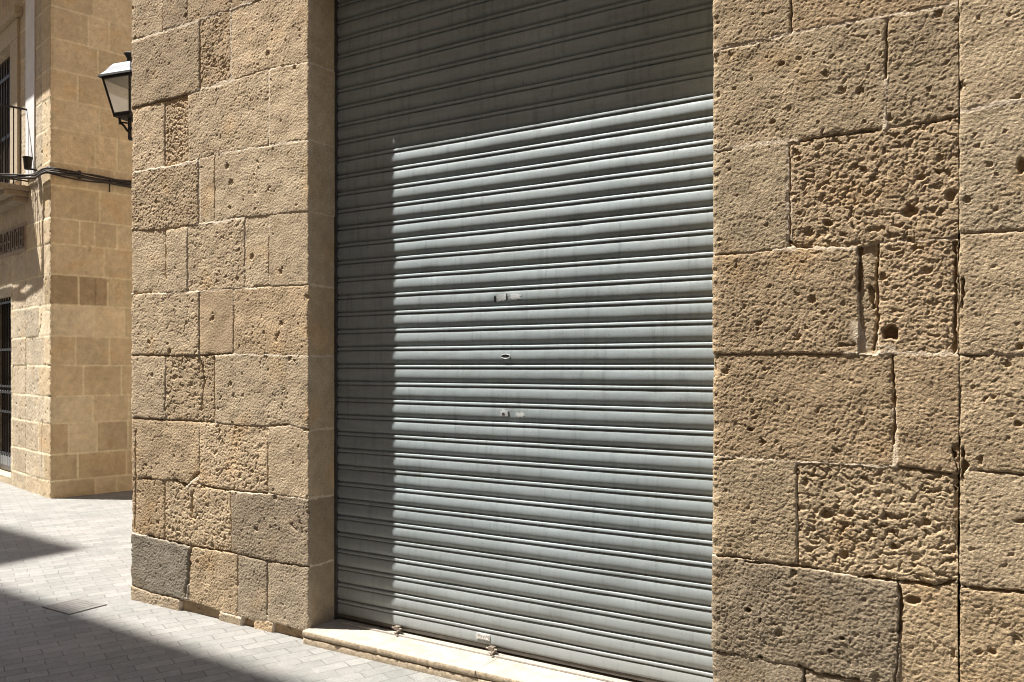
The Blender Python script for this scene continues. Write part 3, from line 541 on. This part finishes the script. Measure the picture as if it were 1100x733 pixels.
# ---------------------------------------------------------------- corner house across the side alley
CP = (-9.700, 5.475); dL = (-.974, .226); nL = (-.226, -.974); dR = (.226, .974); nR = (.974, -.226)
house = empty('corner_house', (CP[0], CP[1], 0), 'sandstone corner house beyond the alley with balcony and barred doorway', 'building')
HZ = [6.45, 6.1, 5.75, 5.38, 5.02, 4.68, 4.33, 3.94, 3.66, 3.28, 2.98, 2.62, 2.265, 1.90, 1.55, 1.19, .87, .51, .20]
def house_path(us):                      # u<0: street face (s=-u), u>0: alley face
    P = np.zeros((len(us), 2)); N = np.zeros((len(us), 2)); r = .02
    for i, u in enumerate(us):
        if u < -r: P[i] = (CP[0] + dL[0] * -u, CP[1] + dL[1] * -u); N[i] = nL
        elif u > r: P[i] = (CP[0] + dR[0] * u, CP[1] + dR[1] * u); N[i] = nR
        else:
            t = (u + r) / (2 * r); n = (nL[0] * (1 - t) + nR[0] * t, nL[1] * (1 - t) + nR[1] * t); q = math.hypot(*n); n = (n[0] / q, n[1] / q)
            a = -u if u < 0 else 0; c = u if u > 0 else 0
            P[i] = (CP[0] + dL[0] * a + dR[0] * c - n[0] * .004, CP[1] + dL[1] * a + dR[1] * c - n[1] * .004); N[i] = n
    return P, N
rj = random.Random(21)
HJ = [[(-6, z), (5, z)] for z in HZ]
HV = []
fixR = {18: [.30], 17: [.20, .52], 16: [.47], 15: [.36, .80], 14: [.28, .66], 13: [.49, .84], 12: [.31, .64], 11: [.60], 10: [.32, .49, .75], 9: [.55], 8: [.40, .72], 6: [.55], 5: [.30, .70], 4: [.53], 3: [.42, .66], 2: [.48]}
for k in range(len(HZ) + 1):
    v = list(fixR.get(k, [.3 + .2 * (k % 2), .75])); x = v[-1]
    while x < 4.6: x += rj.uniform(.35, .62); v.append(round(x, 3))
    left = [-.95, -.95 - .58] if k >= 10 else [-.30, -.95]
    if k >= 11: left = [-.24 - .2 * (k % 2)] + left
    x = -1.6
    while x > -5.8: x -= rj.uniform(.4, .7); left.append(round(x, 3))
    HV.append(sorted(set(left)) + v)
hs = {}
for k in range(len(HZ) + 1):
    nl = sum(1 for q in HV[k] if q < 0)
    for i in range(len(HV[k]) + 1):
        w = rj.choice([(.66, .545, .375), (.64, .525, .355), (.68, .575, .41), (.65, .53, .365)])
        if i < nl: w = (.56, .475, .355)
        if i >= nl: q_ = rj.uniform(.93, 1.05); w = tuple(c * q_ for c in w)
        if k >= 17 and rj.random() < .6: q_ = rj.uniform(.78, .95); w = (w[0] * q_, w[1] * q_ * .97, w[2] * q_ * .94)
        hs[(k, i)] = dict(tone=w, rough=.75 if i >= nl else 1.5, pit=.3, ero=.0 if i >= nl else .12, off=rj.uniform(-.003, .003))
    if k == 12: hs[(k, nl)] = dict(tone=(.44, .345, .225), rough=1.2, ero=.25); hs[(k, nl + 1)] = dict(tone=(.45, .35, .23), rough=1.2, ero=.3)
us = np.concatenate([np.arange(-6.0, -2.4, .05), np.arange(-2.4, .04, .011), np.arange(.04, 1.4, .011), np.arange(1.4, 5.0, .05)])
zs = np.arange(-.05, 6.73, .0115)
HD = [([(.58, 2.33), (.62, 2.45), (.60, 2.55), (.66, 2.60)], .014, .009), ([(.72, 2.32), (.77, 2.40), (.72, 2.50), (.77, 2.58)], .014, .009), ([(.49, 2.28), (.49, 2.6)], .012, .015), ([(.19, 2.2), (.30, 2.05), (.37, 1.95)], .008, .008), ([(-.10, 1.55), (.12, 1.54)], .012, .012), ([(-.06, 1.19), (.05, 1.19)], .012, .012), ([(-.95, .2), (-.95, 2.9)], .012, .014), ([(-.42, 1.95), (-.36, 2.05), (-.34, 2.15)], .012, .012), ([(-.30, .2), (-.33, .5), (-.30, .9)], .010, .012)]
stone_wall('wall', us, zs, house_path, HJ, HV, hs, HD, [], [((.42, 2.95), .03, .03, .02), ((.25, 4.25), .02, .02, .015)], M_STONE_FAR, house, seed=17, grain=1.3, chip=.012, arris=[(0, .02)],
           mortar=(.80, .70, .50), open_=.25, jw=3.2, openings=[(-2.75, -1.58, .10, 2.46, .25), (-2.75, -1.52, 3.86, 5.70, .25)])
def H(b, s0, s1, n0, n1, z0, z1): b.obox(CP, dL, nL, s0, s1, n0, n1, z0, z1)
b = MB(); b.obox(CP, dL, nL, .30, 6.0, -6.0, -.30, 0, 6.68); b.build('inner_mass', M_WARMPL, house)
b = MB(); b.obox(CP, dL, nL, 0.0, 6.0, -6.2, .60, 6.72, 6.9); b.build('eaves', M_TILE, house)
b = MB()
for k in range(1): b.obox(CP, dL, nL, .0, 6.0, -6.0, .40, 6.9, 7.2)
b.build('roof', M_TILE, house)
b = MB(); H(b, .56, .90, .0, .016, 3.86, 6.70); b.build('plaster_strip', M_PLASTER, house)
b = MB(); H(b, 1.20, 1.515, -.02, .03, 3.86, 5.70); H(b, 1.20, 3.0, -.02, .034, 5.702, 5.95); H(b, 1.08, 3.05, .0, .09, 5.952, 6.06); b.build('window_surround', m_flat('carved_stone', (.47, .39, .28), .9, var=.15, scale=25, bump=.4), house, bevel=.006)
b = MB(); H(b, 1.53, 2.75, -.12, -.09, 3.86, 5.70)
wd = b.build('window_shutter', M_WOOD, house)
b = MB()
for k in range(9): H(b, 1.56 + .125 * k, 1.56 + .125 * k + .018, -.09, -.075, 3.9, 5.66)
for z in (3.95, 4.6, 5.4): H(b, 1.54, 2.73, -.09, -.07, z, z + .05)
b.build('battens', M_WOOD, wd, bevel=.003)
b = MB(); H(b, 1.62, 2.72, -.24, -.18, .12, 2.44); dr = b.build('door', M_WOOD, house)
b = MB(); H(b, 1.60, 2.73, -.18, -.13, .12, .34); b.build('kick_plate', m_flat('grey_metal_sheet', (.28, .29, .30), .6, .3), dr)
b = MB()
for k in range(10):
    s = 1.66 + .115 * k; x, y = CP[0] + dL[0] * s - nL[0] * .06, CP[1] + dL[1] * s - nL[1] * .06
    b.tube([(x, y, .34), (x, y, 2.46)], .011, 6)
for z in (.36, .92, 1.18, 1.26, 1.75, 2.38): H(b, 1.58, 2.74, -.068, -.052, z, z + .03)
for k in range(9):                         # scrolls between the two middle bars
    s = 1.715 + .115 * k; pts = [(CP[0] + dL[0] * (s + .03 * math.cos(a)) - nL[0] * .06, CP[1] + dL[1] * (s + .03 * math.cos(a)) - nL[1] * .06, 1.235 + .03 * math.sin(a)) for a in np.linspace(0, 2 * math.pi, 11)]
    b.tube(pts, .006, 5)
b.build('grille', M_IRON, dr)
b = MB(); H(b, .78, 3.4, -.02, .34, 3.70, 3.76); H(b, .84, 3.4, -.02, .26, 3.64, 3.70); H(b, .90, 3.4, -.02, .15, 3.575, 3.64)
bal = b.build('balcony', m_flat('balcony_stone', (.36, .29, .21), .9, var=.2, scale=20, bump=.4), house, bevel=.006)
b = MB()
P3 = lambda s, n, z: (CP[0] + dL[0] * s + nL[0] * n, CP[1] + dL[1] * s + nL[1] * n, z)
H(b, .84, 3.4, .285, .305, 4.70, 4.725); H(b, .84, 3.4, .288, .302, 3.82, 3.84); H(b, .84, .86, .0, .30, 4.70, 4.72); H(b, .84, .86, .0, .30, 3.82, 3.835)
for k in range(24): s = .85 + .105 * k; b.tube([P3(s, .295, 3.76), P3(s, .295, 4.70)], .008, 6)
for k in range(3): n = .08 + .08 * k; b.tube([P3(.85, n, 3.76), P3(.85, n, 4.70)], .008, 6)
for k in range(23):
    s = .9025 + .105 * k; b.tube([P3(s + .035 * math.cos(a), .295, 4.02 + .09 * math.sin(a)) for a in np.linspace(0, 2 * math.pi, 11)], .006, 5)
b.tube([P3(1.05, .30, 4.73), P3(.93, .36, 4.71), P3(.86, .37, 4.5), P3(.80, .38, 4.1), P3(.76, .40, 3.84), P3(.78, .34, 3.76)], .012, 6)
b.build('railing', M_IRON, bal)

# cable bundle along the house, sagging between clips and turning the corner
cab = MB(); rc = random.Random(3)
for c in range(5):
    pts = []
    for k in range(61):
        s = 2.6 - k * .12                          # street face, then round the corner
        sag = .018 * math.sin(s * 5.1 + c) + .012 * math.sin(s * 2.3 + 2 * c)
        z = 3.79 + .026 * (c % 3) + sag - (.05 * max(0, s - .8)) * (1 if c < 3 else .4)
        n = .045 + .030 * (c // 3) + .008 * math.sin(3 * s + c)
        if s > .07: pts.append(P3(s, n + (.33 if s > .75 else .33 * max(0, (s - .35) / .4) ), z))
        elif s > -.05: pts.append((CP[0] + (nL[0] + nR[0]) * .7 * n, CP[1] + (nL[1] + nR[1]) * .7 * n, z))
        else: pts.append((CP[0] - dR[0] * s + nR[0] * n, CP[1] - dR[1] * s + nR[1] * n, z - .01))
    cab.tube(pts, .009 + .005 * (c % 2), 7)
q = lambda u, z: (CP[0] + dR[0] * u + nR[0] * .05, CP[1] + dR[1] * u + nR[1] * .05, z)
cab.tube([q(.64, 3.82), q(.645, 3.74), q(.64, 3.66)], .009, 6)
for u in (.3, .95, 1.6): cab.tube([q(u, 3.86), q(u, 3.77)], .022, 7)
ob = cab.build('cable_bundle', M_CABLE, None, smooth=True); tag(ob, 'black cable bundle running along the corner house around its corner', 'cable')
x, y, _ = P3(.50, .10, 0)
b = MB(); b.lathe([(.036, 3.90), (.042, 3.93), (.050, 4.03), (.056, 4.035), (.056, 4.05), (.046, 4.05), (.044, 4.0)], x, y, 16); b.tube([P3(.50, .0, 3.91), P3(.50, .10, 3.91)], .012, 6)
tag(b.build('wall_fitting', M_IRON, None), 'small dark cup shaped fitting above the cables beside the white strip', 'fitting')

# remains of a lettered sign under the balcony: worn strokes, no longer readable
sg = empty('wall_sign', P3(1.5, 0, 3.1), 'worn illegible lettered sign strip on the wall under the balcony', 'sign')
b = MB(); H(b, .92, 3.0, .0, .012, 2.98, 3.34); b.build('board', m_flat('faded_sign_board', (.40, .31, .24), .9, var=.25, scale=22, bump=.4), sg)
b = MB(); rs = random.Random(8); s_ = .97
while s_ < 2.9:
    for dx in (0, .10):
        H(b, s_ + dx, s_ + dx + .028, .012, .034, 3.03, 3.29 - rs.choice([0, 0, .05]))
    for zz in rs.sample([3.03, 3.14, 3.265], 2): H(b, s_ + .028, s_ + .10, .012, .032, zz, zz + .026)
    s_ += .175
b.build('lettering', m_flat('dark_lettering', (.20, .155, .12), .8, var=.4, scale=30), sg)

# ---------------------------------------------------------------- lantern on the alley flank of the stone building
LX, LY = -5.520, 3.692
lan = empty('street_lantern', (LX, LY, 3.2), 'black framed street lantern with pale glass and shiny roof by the pier', 'lantern')
k4 = [math.radians(-31.7 - 90 + 90 * i - 0) for i in range(4)]          # a corner faces the street
view = math.atan2(-LY, -LX)
k4 = [view + math.pi / 2 * i for i in range(4)]
sq = lambda r, z: [(LX + r * math.cos(a), LY + r * math.sin(a), z) for a in k4]
zt, zb, rt, rb = 3.60, 3.352, .172, .100
b = MB(); b.add(sq(rb, zb) + sq(rt, zt), [(3, 2, 1, 0), (4, 5, 6, 7)] + [(i, (i + 1) % 4, 4 + (i + 1) % 4, 4 + i) for i in range(4)]); b.build('glass', M_GLASS, lan)
b = MB()
lo, hi = sq(rb + .004, zb), sq(rt + .004, zt)
for i in range(4):
    b.tube([lo[i], hi[i]], .0085, 6); b.tube([hi[i], hi[(i + 1) % 4]], .010, 6); b.tube([lo[i], lo[(i + 1) % 4]], .010, 6)
b.add(sq(rb + .006, zb - .020) + sq(rb + .012, zb - .004), [(3, 2, 1, 0), (4, 5, 6, 7)] + [(i, (i + 1) % 4, 4 + (i + 1) % 4, 4 + i) for i in range(4)])
b.add(sq(rt + .040, zt + .004) + sq(rt + .034, zt + .020), [(3, 2, 1, 0), (4, 5, 6, 7)] + [(i, (i + 1) % 4, 4 + (i + 1) % 4, 4 + i) for i in range(4)])
b.build('frame', M_IRON, lan)
b = MB(); prof = [(rt + .026, zt + .021), (rt - .010, zt + .050), (rt - .040, zt + .088), (rt - .066, zt + .112), (rt - .10, zt + .122), (.03, zt + .126)]
vv = []; ff = []
for r, z in prof: vv += sq(r, z)
for i in range(len(prof) - 1):
    for j in range(4): ff.append((4 * i + j, 4 * i + (j + 1) % 4, 4 * i + 4 + (j + 1) % 4, 4 * i + 4 + j))
ff += [(3, 2, 1, 0), tuple(range(4 * len(prof) - 4, 4 * len(prof)))]
b.add(vv, ff); b.build('lamp_roof', M_LROOF, lan)
b = MB(); b.lathe([(.022, zt + .124), (.026, zt + .140), (.018, zt + .160), (.036, zt + .188), (.042, zt + .196), (.030, zt + .204), (.006, zt + .215)], LX, LY, 12); b.build('finial', M_IRON, lan)
b = MB(); dv = Vector((math.cos(view - math.pi / 2), math.sin(view - math.pi / 2), 0))   # towards the left in the photo
lft = Vector((-.851, -.525, 0))
o0 = Vector((LX, LY, 0))
b.tube([(LX, LY, zb - .02), (LX, LY, zb - .10), (LX, LY, zb - .17)], .013, 8)
pts = [o0 + lft * (.086 * math.cos(t) - .006) + Vector((0, 0, zb - .105 + .07 * math.sin(t))) for t in np.linspace(1.2, -.2, 6)]
b.tube([o0 + lft * .075 + Vector((0, 0, zb - .02)), o0 + lft * .066 + Vector((0, 0, zb - .05)), o0 + lft * .040 + Vector((0, 0, zb - .075)), o0 + lft * .020 + Vector((0, 0, zb - .105)), o0 + Vector((0, 0, zb - .12))], .0085, 7)
b.tube([o0 + lft * .075 + Vector((0, 0, zb - .02)), o0 + lft * .072 + Vector((0, 0, zb - .062))], .007, 6)
b.tube([o0 + lft * .060 + Vector((0, 0, zb - .048)), o0 + lft * .02 + Vector((0, 0, zb - .052)), o0 + Vector((0, 0, zb - .06))], .006, 6)
b.tube([(LX, LY, zb - .165), (LX + .2, LY, zb - .21), (XL + .01, LY, zb - .23)], .013, 8); b.tube([(LX, LY, zb - .09), (LX + .22, LY, zb - .13), (XL + .01, LY, zb - .17)], .009, 8)
b.box(XL - .012, XL + .01, LY - .04, LY + .04, zb - .32, zb - .08)
b.build('bracket', M_IRON, lan)

# ---------------------------------------------------------------- drain cover in the paving
dc = empty('drain_cover', (-5.22, 3.11, 0), 'grey perforated drain cover set in the paving left of the pier', 'drain cover')
b = MB(); x0, x1, y0, y1 = -5.385, -5.08, 2.985, 3.235
b.box(x0, x1, y0, y0 + .018, .0005, .007); b.box(x0, x1, y1 - .018, y1, .0005, .007); b.box(x0, x0 + .018, y0 + .018, y1 - .018, .0005, .007); b.box(x1 - .018, x1, y0 + .018, y1 - .018, .0005, .007)
b.build('frame', M_GRATE, dc)
b = MB(); b.box(x0 + .018, x1 - .018, y0 + .018, y1 - .018, .0005, .0015); b.build('pit_floor', M_DARK, dc)
b = MB()
for k in range(13): xx = x0 + .022 + k * .0212; b.box(xx, xx + .0125, y0 + .018, y1 - .018, .002, .0062)
for k in range(8): yy = y0 + .03 + k * .027; b.box(x0 + .018, x1 - .018, yy, yy + .0125, .0015, .0058)
b.build('grate', M_GRATE, dc)

# ---------------------------------------------------------------- the house across the street (it throws the shadow on the paving)
YO = -1.05
opp = empty('opposite_house', (-4, YO, 0), 'tall rendered house across the street from the roller shutter', 'building')
yo = lambda x: -1.085 - .0548 * (x + 12.4)           # its front runs a few degrees off the street line
def slab(b, pf, d0, d1):
    n = len(pf)
    b.add([(x, yo(x) - d0, z) for x, z in pf] + [(x, yo(x) - d1, z) for x, z in pf], [tuple(range(n)), tuple(range(n, 2 * n))[::-1]] + [(i, (i + 1) % n, n + (i + 1) % n, n + i) for i in range(n)])
b = MB(); slab(b, [(-15.6, 0), (8, 0), (8, 19.2), (-15.6, 19.2)], 0, 9); b.build('wall', M_WARMPL, opp)
b = MB(); slab(b, [(-26, 0), (-15.6, 0), (-15.6, 19.2), (-16.14, 20.8), (-17.02, 23.36), (-18.84, 23.6), (-26, 24.1)], .004, 8); b.build('gable_wall', M_WARMPL, opp)

# ---------------------------------------------------------------- camera, light
cd = bpy.data.cameras.new('camera'); cam = link(bpy.data.objects.new('camera', cd))
cam.location = (0, 0, 1.55); cam.rotation_euler = (math.pi / 2, 0, math.radians(31.7))
cd.sensor_width = 36; cd.lens = 36 * 900 / 1100; cd.shift_y = 26.5 / 1100; cd.clip_start = .05; cd.clip_end = 1000
bpy.context.scene.camera = cam
EL = 64.0; hd = Vector((.9, .437)).normalized()
ld = Vector((hd.x * math.cos(math.radians(EL)), hd.y * math.cos(math.radians(EL)), -math.sin(math.radians(EL))))
sd = bpy.data.lights.new('sun', 'SUN'); sd.energy = 5.0; sd.angle = math.radians(.53); sd.color = (1.0, .955, .885)
so = link(bpy.data.objects.new('sun', sd)); so.rotation_euler = ld.to_track_quat('-Z', 'Y').to_euler()
w = bpy.data.worlds.new('World'); bpy.context.scene.world = w; w.use_nodes = True
nt = w.node_tree; bg = nt.nodes['Background']; sky = nt.nodes.new('ShaderNodeTexSky'); sky.sky_type = 'NISHITA'; sky.sun_disc = False
sky.sun_elevation = math.radians(EL); sky.sun_rotation = math.atan2(-hd.x, -hd.y); sky.air_density = 1.0; sky.dust_density = 1.5
nt.links.new(sky.outputs[0], bg.inputs[0]); bg.inputs[1].default_value = .085
sc = bpy.context.scene; sc.view_settings.view_transform = 'Standard'; sc.view_settings.look = 'None'; sc.view_settings.exposure = EXPO; sc.view_settings.gamma = 1
sc.cycles.max_bounces = 10; sc.cycles.diffuse_bounces = 6; sc.cycles.use_denoising = DENOISE; sc.cycles.filter_width = 1.05
